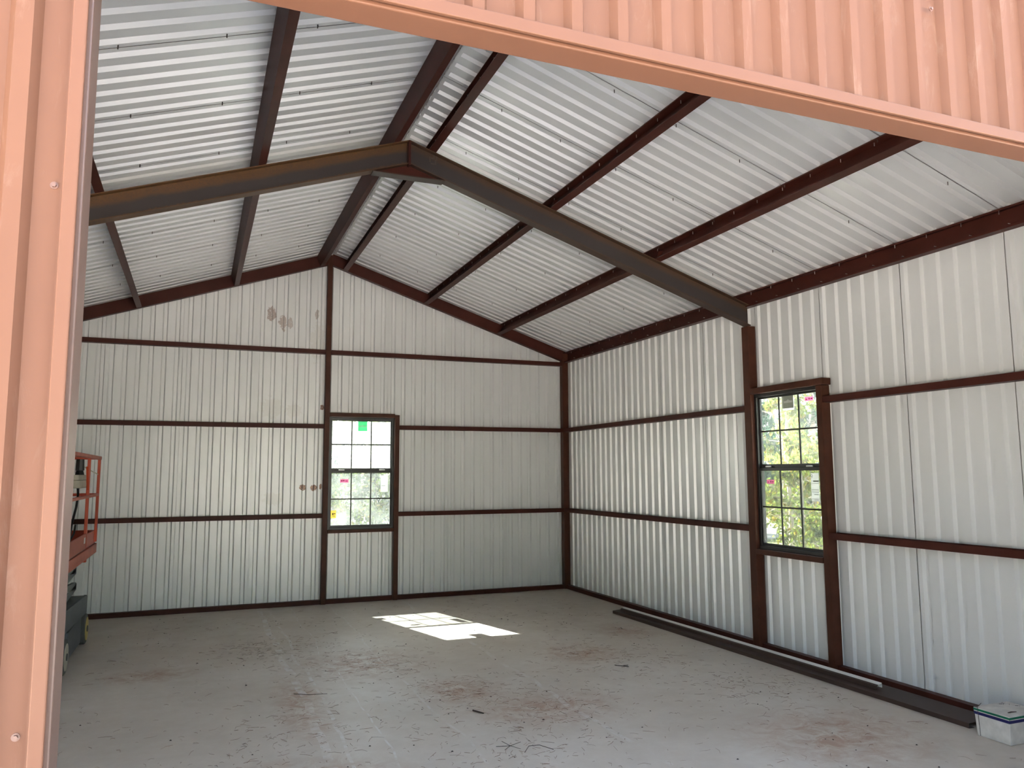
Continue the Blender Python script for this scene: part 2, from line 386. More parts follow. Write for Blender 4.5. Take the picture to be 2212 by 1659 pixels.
# front wall: exterior ribs towards the camera, big door opening
wf = structure('wall_front', (XR, YF, 0), 'copper red ribbed steel front wall around the open doorway')
s = -2.679 - 4*0.9144 - 0.9144
while s < 0.13:
    sheet('wall_sheet', wf, [m_wall, m_ext], s, lambda u, d, v: (u, YF-d, v), XL-0.12, 0.12, -0.06, lambda u: zt(u)+0.0, [(DX0-0.03, DX1+0.03, -0.06, DZ+0.02)], PROF_EXT); s += 0.9144

# base channels
def base(name, a, b): return tag(G().box(a, b).build(name, m_red, bevel=0.003), kind='structure')
bb = base('baseboard_back', (XL, 0.03, 0.0), (0.1, 0.099, 0.06)); bb['label'] = 'dark red steel base channel along the back wall'
br = base('baseboard_right', (0.03, -9.0, 0.0), (0.099, 0.028, 0.06)); br['label'] = 'dark red steel base channel along the right wall'

# ------------------------------------------------------------------ roof
ce = structure('ceiling', (XR, -4.5, 3.655), 'gabled underside of the white ribbed steel roof')
ca, sa = 3/math.sqrt(10), 1/math.sqrt(10)
LEN = (0.20 - XR - 0.035)/ca
def roof_frame(side):
    def f(u, d, v):
        x = 0.20 - v*ca; z = 3.655 + (0.03-0.20)/3 + v*sa
        x += d*sa; z += d*ca
        return (x, u, z) if side > 0 else (2*XR - x, u, z)
    return f
for side, nm in ((1, 'right'), (-1, 'left')):
    s = -0.80 - 10*0.9144
    while s < 0.2:
        sheet('roof_sheet', ce, [m_roof, m_ext], s, roof_frame(side), -9.2, 0.2, 0.0, lambda u: LEN); s += 0.9144
zr = zt(XR)
cap = G()
for sg in (1, -1):
    A = [(XR, zr+0.031), (XR+sg*0.20, zr+0.031-0.20/3), (XR+sg*0.205, zr+0.023-0.205/3)]
    for p, q in zip(A, A[1:]):
        cap.add([(p[0], 0.22, p[1]), (q[0], 0.22, q[1]), (q[0], -9.22, q[1]), (p[0], -9.22, p[1])], [(0, 1, 2, 3)], 0)
        cap.add([(p[0], 0.22, p[1]+0.001), (q[0], 0.22, q[1]+0.001), (q[0], -9.22, q[1]+0.001), (p[0], -9.22, p[1]+0.001)], [(0, 3, 2, 1)], 1)
tag(cap.build('ridge_cap', [m_roof, m_ext], ce, fix=False))
# foam closure plugs in the rib ends at ridge and eave
for side in (1, -1):
    fr = roof_frame(side)
    for va, vb in ((LEN-0.03, LEN-0.005), (0.105, 0.13)):
        g = G(); k = 0
        while True:
            y = -0.80 - 10*0.9144 + 0.0762 + k*PITCH_R; k += 1
            if y > 0.2: break
            q = [(y-0.032, 0.0), (y+0.032, 0.0), (y+0.0175, 0.0255), (y-0.0175, 0.0255)]
            g.add([fr(u, d, va) for u, d in q] + [fr(u, d, vb) for u, d in q], [(0, 1, 2, 3), (7, 6, 5, 4), (0, 4, 5, 1), (1, 5, 6, 2), (2, 6, 7, 3), (3, 7, 4, 0)])
        tag(g.build('rib_closures', m_roof, ce), kind='stuff')
# roofing screws that come through beside the seams
g = G()
for side in (1, -1):
    fr = roof_frame(side)
    for k in range(10):
        for v in (0.62, 1.3, 1.75, 2.35, 2.9, 3.45):
            u = -0.80 - 0.9144*k + 0.03*(1 if side > 0 else -1)
            p = Vector(fr(u, 0, v)); g.tube([p+Vector((0,0,0.004)), p-Vector((0,0,0.024))], 0.0035, 5)
tag(g.build('roof_screw', m_wire, ce, fix=False), 'small dark screw tips beside the roof seams', kind='stuff')

# ------------------------------------------------------------------ purlins
def purlin(name, x, sg_open, label, y0=-8.99, y1=0.0, screws=True):
    """C purlin, web at x, flanges towards sg_open; top follows the roof slope"""
    sl = Vector((1, 0, -1/3)).normalized() if x > XR else Vector((1, 0, 1/3)).normalized()
    nn = Vector((1/3, 0, 1)).normalized() if x > XR else Vector((-1/3, 0, 1)).normalized()
    base_pt = Vector((x, 0, zt(x))) - nn*0.1535
    e = empty(name, (x, (y0+y1)/2, base_pt.z)); tag(e, label, 'purlin', 'roof purlins')
    g = G(); g.prism(channel(0.1515, 0.066), base_pt+Vector((0,y0,0)), base_pt+Vector((0,y1,0)), sl*sg_open, nn)
    g.build('channel', m_red, e)
    if screws:
        g = G(); y = y1-0.12
        while y > y0:
            p = base_pt + nn*0.152 + sl*sg_open*0.036 + Vector((0, y, 0))
            g.tube([p, p-Vector((0,0,0.027))], 0.0032, 5); y -= 0.3048
        tag(g.build('screw_row', m_zinc, e, fix=False), 'row of shiny screw tips', kind='stuff')
    for yy in (-4.47,):
        if y0 < yy < y1:
            c = G(); p = base_pt + sl*sg_open*0.012
            c.prism([(0.0, 0.002), (0.046, 0.002), (0.046, 0.085), (0.0, 0.11)], p+Vector((0, yy-0.004, 0)), p+Vector((0, yy+0.002, 0)), sl*sg_open, nn)
            c.build('clip_angle', m_red, e)
    return e
purlin('roof_purlin', -3.318, -1, 'dark red purlin just right of the roof ridge')
purlin('roof_purlin', -2.130, -1, 'dark red purlin on the right roof slope, second below the ridge')
purlin('roof_purlin', -0.985, -1, 'dark red purlin on the right roof slope, next above the eave beam')
purlin('roof_purlin', -3.800, 1, 'dark red purlin just left of the roof ridge', screws=False)
purlin('roof_purlin', -4.932, 1, 'brown purlin on the left roof slope, second below the ridge', screws=False)
purlin('roof_purlin', -6.110, 1, 'brown purlin on the left roof slope at far left beside the doorway jamb', screws=False)
def eave(x, sg, label):
    z = zt(x) - 0.005
    e = empty('eave_beam', (x, -4.5, z-0.155)); tag(e, label, 'purlin', 'eave beams')
    g = G(); g.prism(channel(0.155, 0.075, 0.014), (x, -8.99, z-0.155), (x, 0.03, z-0.155), (sg, 0, 0), (0, 0, 1)); g.build('channel', m_red, e)
    g = G(); y = -0.2
    while y > -8.9:
        p = Vector((x+sg*0.04, y, z-0.003)); g.tube([p, p-Vector((0,0,0.027))], 0.0032, 5)
        p = Vector((x+sg*0.003, y-0.05, z-0.11)); g.tube([p, p+Vector((sg*0.02,0,0))], 0.0032, 5)
        y -= 0.3048
    tag(g.build('screw_row', m_zinc, e, fix=False), 'row of shiny screw tips', kind='stuff')
eave(0.098, -1, 'dark red eave beam along the top of the right wall')
eave(2*XR-0.098, 1, 'dark red eave beam along the top of the left wall')

# rake beams on the back gable
for sg, lab in ((1, 'dark red sloping rake beam on the right half of the back gable'), (-1, 'dark red sloping rake beam on the left half of the back gable')):
    X = lambda x: x if sg > 0 else 2*XR - x
    nn = Vector((sg/3, 0, 1)).normalized()
    A = Vector((X(0.098), 0.004, zt(0.098))) - nn*0.156; B = Vector((X(XR+0.036), 0.004, zt(XR+0.036))) - nn*0.156
    g = G(); g.prism([(p, q) for p, q in channel(0.154, 0.075)], A, B, Vector((0, 1, 0)), nn)
    tag(g.build('rake_beam', m_red), lab, 'beam', 'gable rake beams')

# ------------------------------------------------------------------ main frame
YC = -4.41
def rafter_pts(sg):
    nn = Vector((1/3, 0, 1)).normalized(); X0, X1 = 0.045, XR
    ztop = lambda x: zt(x) - 0.163
    A = Vector((X0, YC, ztop(X0))); B = Vector((X1, YC, ztop(X1)))
    return A, B, nn
def rafter(sg, mat, label):
    A, B, nn = rafter_pts(1); g = G(); P = ibeam(0.206, 0.102)
    prof = [(p, q-0.206) for p, q in P]; k = 0.206*math.sqrt(10)/3/0.206
    v = []
    for E in (A, B):
        for p, q in prof: v.append(Vector((E.x, YC+p, E.z + q*k)))
    if sg < 0: v = [Vector((2*XR-a.x, a.y, a.z)) for a in v]
    n = len(prof); f = [(i, (i+1) % n, n+(i+1) % n, n+i) for i in range(n)] + [tuple(range(n)), tuple(range(2*n-1, n-1, -1))]
    g.add(v, f); 
    e = empty('rafter', ((A.x+B.x)/2 if sg > 0 else 2*XR-(A.x+B.x)/2, YC, A.z-0.22)); tag(e, label, 'beam', 'main frame rafters')
    g.build('beam', mat, e)
    x = XR + sg*0.010
    zz = zt(XR)-0.163
    g = G().box((XR+sg*0.001, YC-0.06, zz-0.235), (XR+sg*0.010, YC+0.06, zz-0.008)); g.build('end_plate', m_red, e, bevel=0.001)
    return e
eR = rafter(1, m_rustR, 'rusty grey steel rafter sloping down to the right wall column')
eL = rafter(-1, m_rustL, 'orange rusted steel rafter sloping down to the left')
# hand-painted mark on the right rafter web
mk = G(); zz = zt(XR)-0.163
for dx, dz, w_, h_ in ((0.20, -0.125, 0.012, 0.05), (0.225, -0.105, 0.035, 0.012), (0.225, -0.155, 0.035, 0.012), (0.252, -0.13, 0.012, 0.045), (0.238, -0.075, 0.014, 0.04), (0.262, -0.08, 0.014, 0.05)):
    mk.box((XR+dx-w_/2, YC-0.0045, zz-dx/3+dz+0.06-h_/2), (XR+dx+w_/2, YC-0.0028, zz-dx/3+dz+0.06+h_/2))
mk.build('paint_mark', m_wire, eR)
# haunch under the apex
hb = zt(XR)-0.163-0.217
e = empty('apex_gusset', (XR, YC, hb-0.11)); tag(e, 'triangular steel gusset with flat plate under the rafter apex', 'gusset')
g = G(); x = 0.325
g.prism([(-x, -x/3), (x, -x/3), (0, 0)], (XR, YC-0.004, hb-0.002), (XR, YC+0.004, hb-0.002), (1, 0, 0), (0, 0, 1)); g.build('web_plate', m_red, e)
G().box((XR-x, YC-0.053, hb-x/3-0.012), (XR+x, YC+0.053, hb-x/3-0.003)).build('bottom_plate', m_rustR, e, bevel=0.001)

def column(name, x0, x1, lab):
    ztop = zt(0.045)-0.163-0.222
    e = empty(name, ((x0+x1)/2, YC, 0)); tag(e, lab, 'column', 'main frame columns')
    G().box((x0, YC-0.052, 0.012), (x1, YC+0.052, ztop)).build('shaft', m_post, e, bevel=0.006)
    G().box((min(x0, x1)-0.03 if x0 < XR else x0-0.03, YC-0.075, 0.0), (x1+0.0, YC+0.075, 0.012)).build('base_plate', m_red, e)
    return e
column('steel_column', 0.0, 0.097, 'brown steel column on the right wall carrying the rafter')
column('steel_column', XL-0.097, XL, 'brown steel column on the left wall carrying the rafter')

# ------------------------------------------------------------------ posts
def post(name, a, b, lab, mat=m_post, cat='post'):
    return tag(G().box(a, b).build(name, mat, bevel=0.005), lab, cat)
post('ridge_post', (-3.645, 0.0, 0.0), (-3.577, 0.098, zt(XR)-0.03), 'tall dark brown post in the middle of the back wall up to the ridge')
post('window_post', (-2.655, 0.0, 0.0), (-2.588, 0.098, 2.585), 'short brown post right of the back wall window')
post('corner_post', (0.0, 0.0, 0.0), (0.097, 0.098, zt(0.1)-0.02), 'dark brown corner post where the back and right walls meet')
post('window_post', (0.0, -5.452, 0.0), (0.097, -5.378, 2.543), 'brown post on the right wall, on the near side of the window')

# ------------------------------------------------------------------ girts
def girt(a, b, lab):
    """C girt lying flat: web at the bottom, flanges up"""
    a, b = Vector(a), Vector(b); d = (b-a).normalized()
    inw = Vector((0, 1, 0)) if abs(d.x) > 0.5 else Vector((1, 0, 0))
    g = G(); g.prism([(0, 0), (0.096, 0), (0.096, 0.058), (0.093, 0.058), (0.093, 0.004), (0.004, 0.004), (0.004, 0.058), (0, 0.058)], a-Vector((0,0,0.029)), b-Vector((0,0,0.029)), inw, Vector((0,0,1)))
    return tag(g.build('wall_girt', m_red, bevel=0.0012), lab, 'girt', 'wall girts')
girt((XL, 0.002, G1), (-3.647, 0.002, G1), 'lowest dark red girt on the back wall, left of the ridge post')
girt((XL, 0.002, G2), (-3.647, 0.002, G2), 'middle dark red girt on the back wall, left of the ridge post')
girt((XL, 0.002, G3), (-3.647, 0.002, G3), 'top dark red girt on the back wall, left of the ridge post')
girt((-2.586, 0.002, G1), (-0.002, 0.002, G1), 'lowest dark red girt on the back wall, right of the window')
girt((-2.586, 0.002, G2), (-0.002, 0.002, G2), 'middle dark red girt on the back wall, right of the window')
girt((-3.575, 0.002, G3), (-0.002, 0.002, G3), 'top dark red girt on the back wall, right of the ridge post')
girt((0.002, YC+0.054, G1), (0.002, -0.002, G1), 'lower dark red girt on the right wall between corner and column')
girt((0.002, YC+0.054, G2), (0.002, -0.002, G2), 'upper dark red girt on the right wall between corner and column')
girt((0.002, -8.99, G1), (0.002, -5.454, G1), 'lower dark red girt on the right wall, nearest the camera')
girt((0.002, -8.99, G2), (0.002, -5.454, G2), 'upper dark red girt on the right wall, nearest the camera')
# window head and sill bars
def bar(name, a, b, lab, cat): return tag(G().box(a, b).build(name, m_post, bevel=0.004), lab, cat)
bar('window_header', (-3.575, -0.004, 2.545), (-2.657, 0.098, 2.60), 'brown steel header bar above the back wall window', 'beam')
bar('window_sill_bar', (-3.575, -0.006, 0.945), (-2.657, 0.098, 0.99), 'brown steel sill bar below the back wall window', 'beam')
bar('window_header', (-0.006, -5.47, 2.545), (0.098, YC-0.054, 2.608), 'brown steel header bar above the right wall window', 'beam')
bar('window_sill_bar', (-0.006, -5.376, 0.935), (0.098, YC-0.054, 0.986), 'brown steel sill bar below the right wall window', 'beam')

# ------------------------------------------------------------------ windows
def window(name, W, frame, label, gtop, gbot):
    """W = opening (a0,a1,z0,z1); frame(a,d,z): a along the wall, d outward depth"""
    a0, a1, z0, z1 = W; zm = 1.797
    e = structure(name, frame((a0+a1)/2, 0.06, z0), label)
    def bx(nm, A0, A1, D0, D1, Z0, Z1, mat=m_black, par=e, bev=0.002):
        return G().box(frame(A0, D0, Z0), frame(A1, D1, Z1)).build(nm, mat, par, bevel=bev)
    FW = 0.046
    fr = empty('outer_frame', frame((a0+a1)/2, 0.06, z0)); fr.parent = e; fr.location = LOC[fr.name]-LOC[e.name]
    bx('frame_jamb', a0+0.002, a0+FW*0.7, 0.045, 0.118, z0+.002, z1-.002, par=fr); bx('frame_jamb', a1-FW*0.7, a1-0.002, 0.045, 0.118, z0+.002, z1-.002, par=fr)
    bx('frame_head', a0+FW*.7, a1-FW*.7, 0.045, 0.118, z1-0.032, z1-0.002, par=fr); bx('frame_sill', a0+FW*.7, a1-FW*.7, 0.035, 0.118, z0+0.002, z0+0.036, par=fr)
    # liner trim in brown around the opening
    g0, g1 = a0+FW*0.7, a1-FW*0.7
    for nm, Z0, Z1, D in (('upper_sash', zm, z1-0.032, 0.088), ('lower_sash', z0+0.036, zm, 0.070)):
        sh = empty(nm, frame((a0+a1)/2, D, Z0)); sh.parent = e; sh.location = LOC[sh.name]-LOC[e.name]
        t = 0.02; rb, rt_ = (0.034, 0.02) if nm == 'upper_sash' else (0.026, 0.032)
        bx('stile', g0, g0+t*0.8, D-0.012, D+0.012, Z0, Z1, par=sh); bx('stile', g1-t*0.8, g1, D-0.012, D+0.012, Z0, Z1, par=sh)
        bx('rail', g0+t*.8, g1-t*.8, D-0.012, D+0.012, Z0, Z0+rb, par=sh); bx('rail', g0+t*.8, g1-t*.8, D-0.012, D+0.012, Z1-rt_, Z1, par=sh)
        c0, c1, b0, b1 = g0+t*.8, g1-t*.8, Z0+rb, Z1-rt_
        w3 = (c1-c0)/3; hm = (b0+b1)/2
        for k in (1, 2): bx('muntin', c0+w3*k-0.008, c0+w3*k+0.008, D-0.004, D+0.004, b0, b1, par=sh, bev=0)
        for k in range(3): bx('muntin', c0+w3*k+(0.008 if k else 0), c0+w3*(k+1)-(0.008 if k < 2 else 0), D-0.004, D+0.004, hm-0.008, hm+0.008, par=sh, bev=0)
        for r in range(2):
            for k in range(3):
                A0 = c0+w3*k+(0.008 if k else 0); A1 = c0+w3*(k+1)-(0.008 if k < 2 else 0)
                B0, B1 = (b0, hm-0.008) if r == 0 else (hm+0.008, b1)
                bx('pane', A0, A1, D-0.0012, D+0.0012, B0, B1, gtop if nm == 'upper_sash' else gbot, par=sh, bev=0)
    for k in (0.2, 0.82):
        a = a0+(a1-a0)*k
        lt = bx('tilt_latch', a-0.04, a+0.04, 0.052, 0.066, zm+0.002, zm+0.016, m_zinc, bev=0.003)
    return e, bx
bwf = lambda a, d, z: (a, d, z)
rwf = lambda a, d, z: (d, a, z)
w1, bx1 = window('window_1', BW, bwf, 'black double-hung window with dusty sunlit glass in the back wall', m_glass_dusty, m_glass_screen)
w2, bx2 = window('window_2', RW, rwf, 'black double-hung window with clear view of trees in the right wall', m_glass, m_glass_low)
def sticker(bxf, par, a0, a1, z0, z1, d, mat, nm='sticker', th=0.0008):
    return bxf(nm, a0, a1, d-th, d, z0, z1, mat, par=par, bev=0)
def marks(bxf, par, d, rects, mat):
    for a0, a1, z0, z1 in rects: sticker(bxf, par, a0, a1, z0, z1, d, mat, 'print_mark', 0.0005)
# back window stickers (upper glass at d = .088, lower at .070)
s1 = tag(sticker(bx1, w1, -3.195, -3.015, 2.325, 2.50, 0.0865, m_st_white), 'white paper backing of the green sticker')
s1g = tag(sticker(bx1, s1, -3.167, -3.036, 2.352, 2.498, 0.0854, m_st_green, 'green_square'), 'green square sticker')
lg = []
for k in range(7):
    a = -3.160+k*0.0172; h = 0.022 + (0.012 if k == 3 else 0.004 if k in (2, 4) else 0)
    lg.append((a, a+0.0115, 2.408, 2.408+h))
marks(bx1, s1, 0.0842, lg, m_st_white)
p1 = tag(sticker(bx1, w1, -3.405, -3.290, 1.632, 1.680, 0.0685, m_st_pink), 'pink sticker')
marks(bx1, p1, 0.0675, [(-3.395, -3.372, 1.648, 1.664), (-3.365, -3.345, 1.650, 1.668), (-3.335, -3.300, 1.648, 1.660)], m_st_mag)
p2 = tag(sticker(bx1, w1, -2.838, -2.733, 1.495, 1.730, 0.0685, m_st_white), 'white paper label')
marks(bx1, p2, 0.0675, [(-2.826, -2.772, 1.582, 1.586)], m_st_ink)
p3 = tag(sticker(bx1, w1, -3.526, -3.452, 1.145, 1.252, 0.0685, m_st_yel), 'yellow warning sticker')
marks(bx1, p3, 0.0675, [(-3.505, -3.488, 1.19, 1.215), (-3.482, -3.462, 1.2, 1.212), (-3.505, -3.465, 1.172, 1.178)], m_st_ink)
# right window stickers
s2 = tag(sticker(bx2, w2, -4.992, -4.842, 2.352, 2.500, 0.0865, m_st_white), 'white paper backing of the grey sticker')
tag(sticker(bx2, s2, -4.990, -4.828, 2.372, 2.500, 0.0854, m_st_grey, 'grey_square'), 'grey square sticker')
lg = []
for k in range(7):
    a = -4.975+k*0.0172; h = 0.020 + (0.012 if k == 3 else 0.004 if k in (2, 4) else 0)
    lg.append((a, a+0.011, 2.425, 2.425+h))
marks(bx2, s2, 0.0842, lg, m_st_white)
for a0, z0, dd in ((-5.252, 2.42, 0.0865), (-4.690, 1.636, 0.0685)):
    pk = tag(sticker(bx2, w2, a0, a0+0.108, z0, z0+0.04, dd, m_st_pink), 'pink sticker')
    marks(bx2, pk, dd-0.001, [(a0+0.008, a0+0.032, z0+0.014, z0+0.026), (a0+0.040, a0+0.058, z0+0.012, z0+0.030), (a0+0.075, a0+0.098, z0+0.012, z0+0.022)], m_st_mag)
pp = tag(sticker(bx2, w2, -5.295, -5.195, 1.482, 1.741, 0.0685, m_st_white), 'white paper energy label')
marks(bx2, pp, 0.0675, [(-5.29, -5.2, 1.566, 1.571), (-5.29, -5.2, 1.584, 1.589), (-5.29, -5.2, 1.502, 1.505), (-5.29, -5.2, 1.645, 1.648), (-5.215, -5.197, 1.694, 1.698),
    (-5.290, -5.225, 1.66, 1.674), (-5.285, -5.23, 1.54, 1.546), (-5.285, -5.23, 1.49, 1.495)], m_st_grey)
fq = bpy.data.curves.new('letter_q', 'FONT'); fq.body = 'Q'; fq.size = 0.034; fq.extrude = 0.0003; fq.align_x = 'CENTER'
q_ = bpy.data.objects.new('printed_letter', fq); C.objects.link(q_); q_.parent = pp; fq.materials.append(m_st_ink)
q_.matrix_world = Matrix(((0, 0, -1, 0.0672), (-1, 0, 0, -5.207), (0, 1, 0, 1.707), (0, 0, 0, 1)))
q_.matrix_parent_inverse = Matrix.Identity(4); q_.location = Vector((0.0672, -5.207, 1.707)) - LOC[pp.name]

# ------------------------------------------------------------------ front doorway trim
JX = DX0-0.007
tj = structure('trim_1', (DX0, -9.02, 0), 'copper red trim on the left jamb of the doorway')
g = G(); g.box((JX-0.030, -9.079, -0.03), (JX, -9.066, DZ+0.036)); g.build('jamb_face', m_trim, tj, bevel=0.003)
G().box((JX-0.034, -9.0665, -0.03), (JX-0.0295, -9.045, DZ+0.04)).build('edge_return', m_trim, tj)
G().box((JX-0.012, -9.0655, -0.03), (JX-0.003, -9.043, DZ)).build('jamb_bead', m_reveal, tj, bevel=0.001)
G().box((DX0-0.09, -9.043, 0.0), (DX0, -8.925, DZ+0.05)).build('jamb_channel', m_reveal, tj, bevel=0.004)
th = structure('trim_2', ((DX0+DX1)/2, -9.02, DZ), 'copper red trim and soffit along the doorway header')
G().box((DX0-0.03, -9.079, DZ+0.002), (DX1+0.03, -9.066, DZ+0.042)).build('header_face', m_trim, th, bevel=0.003)
G().box((DX0, -9.066, DZ+0.018), (DX1, -9.045, DZ+0.05)).build('header_groove', m_trim, th)
G().box((DX0, -9.052, DZ-0.002), (DX1, -8.952, DZ+0.05)).build('header_soffit', m_trim, th, bevel=0.004)
trj = structure('trim_3', (DX1, -9.02, 0), 'copper red trim on the right jamb of the doorway')
G().box((DX1, -9.079, -0.03), (DX1+0.03, -8.955, DZ+0.002)).build('jamb_face', m_trim, trj, bevel=0.003)
# hex-head screws on the outside sheets
def hexscrew(x, y, z):
    e = empty('screw', (x, y, z)); e.parent = wf; e.location = LOC[e.name]-LOC[wf.name]
    G().tube([(x, y+0.002, z), (x, y-0.0015, z)], 0.0085, 12).build('washer', m_screwr, e)
    G().tube([(x, y-0.001, z), (x, y-0.007, z)], 0.005, 6).build('hex_head', m_screwr, e)
for x, z in ((-5.577, 2.396), (-5.583, 1.219), (-2.909, 3.413), (-2.831, 3.433), (-2.614, 3.415)):
    hexscrew(x, YF-0.0015 - (0.019 if x > -2.85 and x < -2.8 else 0), z)

# ------------------------------------------------------------------ long trims on the floor by the right wall
e = empty('floor_trim', (-0.2, -4.5, 0)); tag(e, 'wide dark brown sheet metal trim lying on the floor along the right wall', 'trim piece')
A, B = Vector((-0.345, -2.10, 0.0)), Vector((-0.275, -6.955, 0.0)); xd = Vector((1, 0, 0)); zd = Vector((0, 0, 1))
G().prism([(0, 0.0), (0.002, 0.0), (0.002, 0.030), (0.225, 0.046), (0.245, 0.020), (0.247, 0.020), (0.227, 0.049), (0, 0.033)], A, B, xd, zd).build('sheet', m_bronze, e)
G().prism([(0.0, 0), (0.05, 0), (0.05, 0.002), (0.0, 0.002)], A+xd*0.002, B+xd*0.002, xd, zd).build('bottom_hem', m_bronze, e)
e = empty('trim_strip', (-0.2, -4.2, 0.05)); tag(e, 'narrow brown trim strip with white edge lying on the wider trim', 'trim piece')
A, B = Vector((-0.290, -2.20, 0.040)), Vector((-0.205, -6.10, 0.040))
G().prism([(0, 0.0), (0.003, 0), (0.003, 0.024), (0.02, 0.032), (0.02, 0.035), (0, 0.028)], A, B, xd, zd).build('brown_face', m_bronze, e)
tag(G().prism([(0.020, 0.031), (0.056, 0.042), (0.058, 0.010), (0.060, 0.010), (0.058, 0.047), (0.020, 0.036)], A, B, xd, zd).build('white_edge', m_whitepaint, e), 'white painted edge')

# ------------------------------------------------------------------ foam cooler
def frustum(g, x0, x1, y0, y1, z0, z1, t, mi=0):
    v = [(x0+t,y0+t,z0),(x1-t,y0+t,z0),(x1-t,y1-t,z0),(x0+t,y1-t,z0),(x0,y0,z1),(x1,y0,z1),(x1,y1,z1),(x0,y1,z1)]
    return g.add(v, [(3,2,1,0),(4,5,6,7),(0,1,5,4),(1,2,6,5),(2,3,7,6),(3,0,4,7)], mi)
cx0, cx1, cy0, cy1 = -0.356, -0.035, -7.315, -7.066
e = empty('foam_cooler', ((cx0+cx1)/2, (cy0+cy1)/2, 0)); tag(e, 'small white foam cooler with green and blue bands on the floor by the right wall', 'cooler')
frustum(G(), cx0, cx1, cy0, cy1, 0.0, 0.160, 0.008).build('body', m_foam, e, bevel=0.006)
tag(frustum(G(), cx0-0.001, cx1+0.001, cy0-0.001, cy1+0.001, 0.139, 0.157, 0.0008).build('blue_band', m_blue, e), 'dark blue band')
tag(frustum(G(), cx0-0.002, cx1+0.002, cy0-0.002, cy1+0.002, 0.161, 0.177, 0.0006).build('green_band', m_green, e), 'green band')
lid = G(); frustum(lid, cx0-0.0015, cx1+0.0015, cy0-0.0015, cy1+0.0015, 0.1575, 0.183, 0.0)
lo = lid.build('lid', m_foam, e, bevel=0.003)
ld = G(); nx, ny = 8, 8
for i in range(nx+1):
    for j in range(ny+1):
        a, b = i/nx, j/ny; h = 0.183 + 0.011*min(1, 4*min(a, 1-a))*min(1, 4*min(b, 1-b)) + 0.004*math.sin(5*a+2*b)*min(1, 6*min(a, 1-a))*min(1, 6*min(b, 1-b))
        ld.v.append((cx0+(cx1-cx0)*a, cy0+(cy1-cy0)*b, h))
ld.f = [(i*(ny+1)+j, (i+1)*(ny+1)+j, (i+1)*(ny+1)+j+1, i*(ny+1)+j+1) for i in range(nx) for j in range(ny)]; ld.mi = [0]*len(ld.f)
ld.build('lid_top', m_foam, lo, smooth=True)
yw = cy1-0.032
G().tube([(cx0+0.007, yw, 0.004), (cx0-0.0025, yw, 0.13), (cx0-0.0045, yw, 0.186), (cx0+0.004, yw+0.004, 0.190), (cx0+0.07, yw+0.03, 0.198)], 0.0016, 6).build('tie_wire', m_wire, e)
tag(G().tube([(cx0+0.03, cy0+0.03, 0.199), (cx0+0.06, cy0+0.028, 0.2005), (cx0+0.10, cy0+0.022, 0.199)], [0.002, 0.0035, 0.002], 6).build('lid_slot', m_bark if False else m_bronze, lo), 'brown mark on the lid')
for k, (a, b) in enumerate(((0.18, 0.17), (0.195, 0.185), (0.165, 0.19), (0.21, 0.15), (0.2, 0.2), (0.225, 0.12), (0.24, 0.1))):
    G().tube([(cx0+a, cy0+b, 0.1975), (cx0+a+0.016, cy0+b-0.012*(k % 3-1), 0.1978)], 0.0012, 4).build('pen_mark', m_st_ink, lo)

# ------------------------------------------------------------------ scissor lift
L0, L1 = -7.05, -6.29            # left / right side
lf = empty('scissor_lift', ((L0+L1)/2, -2.2, 0)); tag(lf, 'orange and grey scissor lift parked at far left behind the doorway jamb', 'scissor lift')
ch = G(); ch.box((L0+0.03, -3.15, 0.10), (L1-0.03, -1.40, 0.36)); ch.build('chassis', m_lift_gr, lf, bevel=0.01)
for sx in (L1-0.03, L0+0.03-0.03):
    G().prism([(-3.17, 0.36), (-1.38, 0.30), (-1.38, 0.47), (-1.42, 0.49), (-3.17, 0.56)], (sx, 0, 0), (sx+0.03, 0, 0), (0, 1, 0), (0, 0, 1)).build('side_panel', m_lift_gr, lf, bevel=0.004)
    G().box((sx-0.005, -2.65, 0.06), (sx+0.025, -1.75, 0.32)).build('pothole_guard', m_lift_gr, lf, bevel=0.004)
G().prism([(-3.17, 0.555), (-1.42, 0.485), (-1.42, 0.475), (-3.17, 0.545)], (L0+0.03, 0, 0), (L1-0.03, 0, 0), (0, 1, 0), (0, 0, 1)).build('top_cover', m_lift_arm, lf)
for y in (-2.90, -1.50):
    for x in (L1-0.055, L0-0.02):
        wh = empty('wheel', (x, y, 0.155)); wh.parent = lf; wh.location = LOC[wh.name]-LOC[lf.name]
        t = G().tube([(x, y, 0.155), (x+0.01, y, 0.155), (x+0.065, y, 0.155), (x+0.075, y, 0.155)], [0.14, 0.155, 0.155, 0.14], 28); t.build('tyre', m_tyre, wh, smooth=False)
        hx = x+0.075 if x > -6.7 else x
        G().tube([(hx-0.004, y, 0.155), (hx+0.004, y, 0.155)], 0.118, 24).build('hub_disc', m_hub if y > -2 else m_cream, wh)
        G().tube([(hx-0.008, y, 0.155), (hx+0.012, y, 0.155)], 0.032, 12).build('hub_cap', m_tyre, wh)
# folded scissor arms
for k, (za, zb) in enumerate(((0.52, 0.60), (0.61, 0.69), (0.70, 0.77), (0.78, 0.85))):
    for x in (L1-0.13, L0+0.09):
        y0_, y1_ = -2.95+0.02*k, -1.55-0.03*k
        a, b = (za, zb) if k % 2 == 0 else (zb, za)
        G().prism([(y0_, a-0.035), (y1_, b-0.035), (y1_, b+0.035), (y0_, a+0.035)], (x, 0, 0), (x+0.04, 0, 0), (0, 1, 0), (0, 0, 1)).build('scissor_arm', m_lift_arm, lf, bevel=0.004)
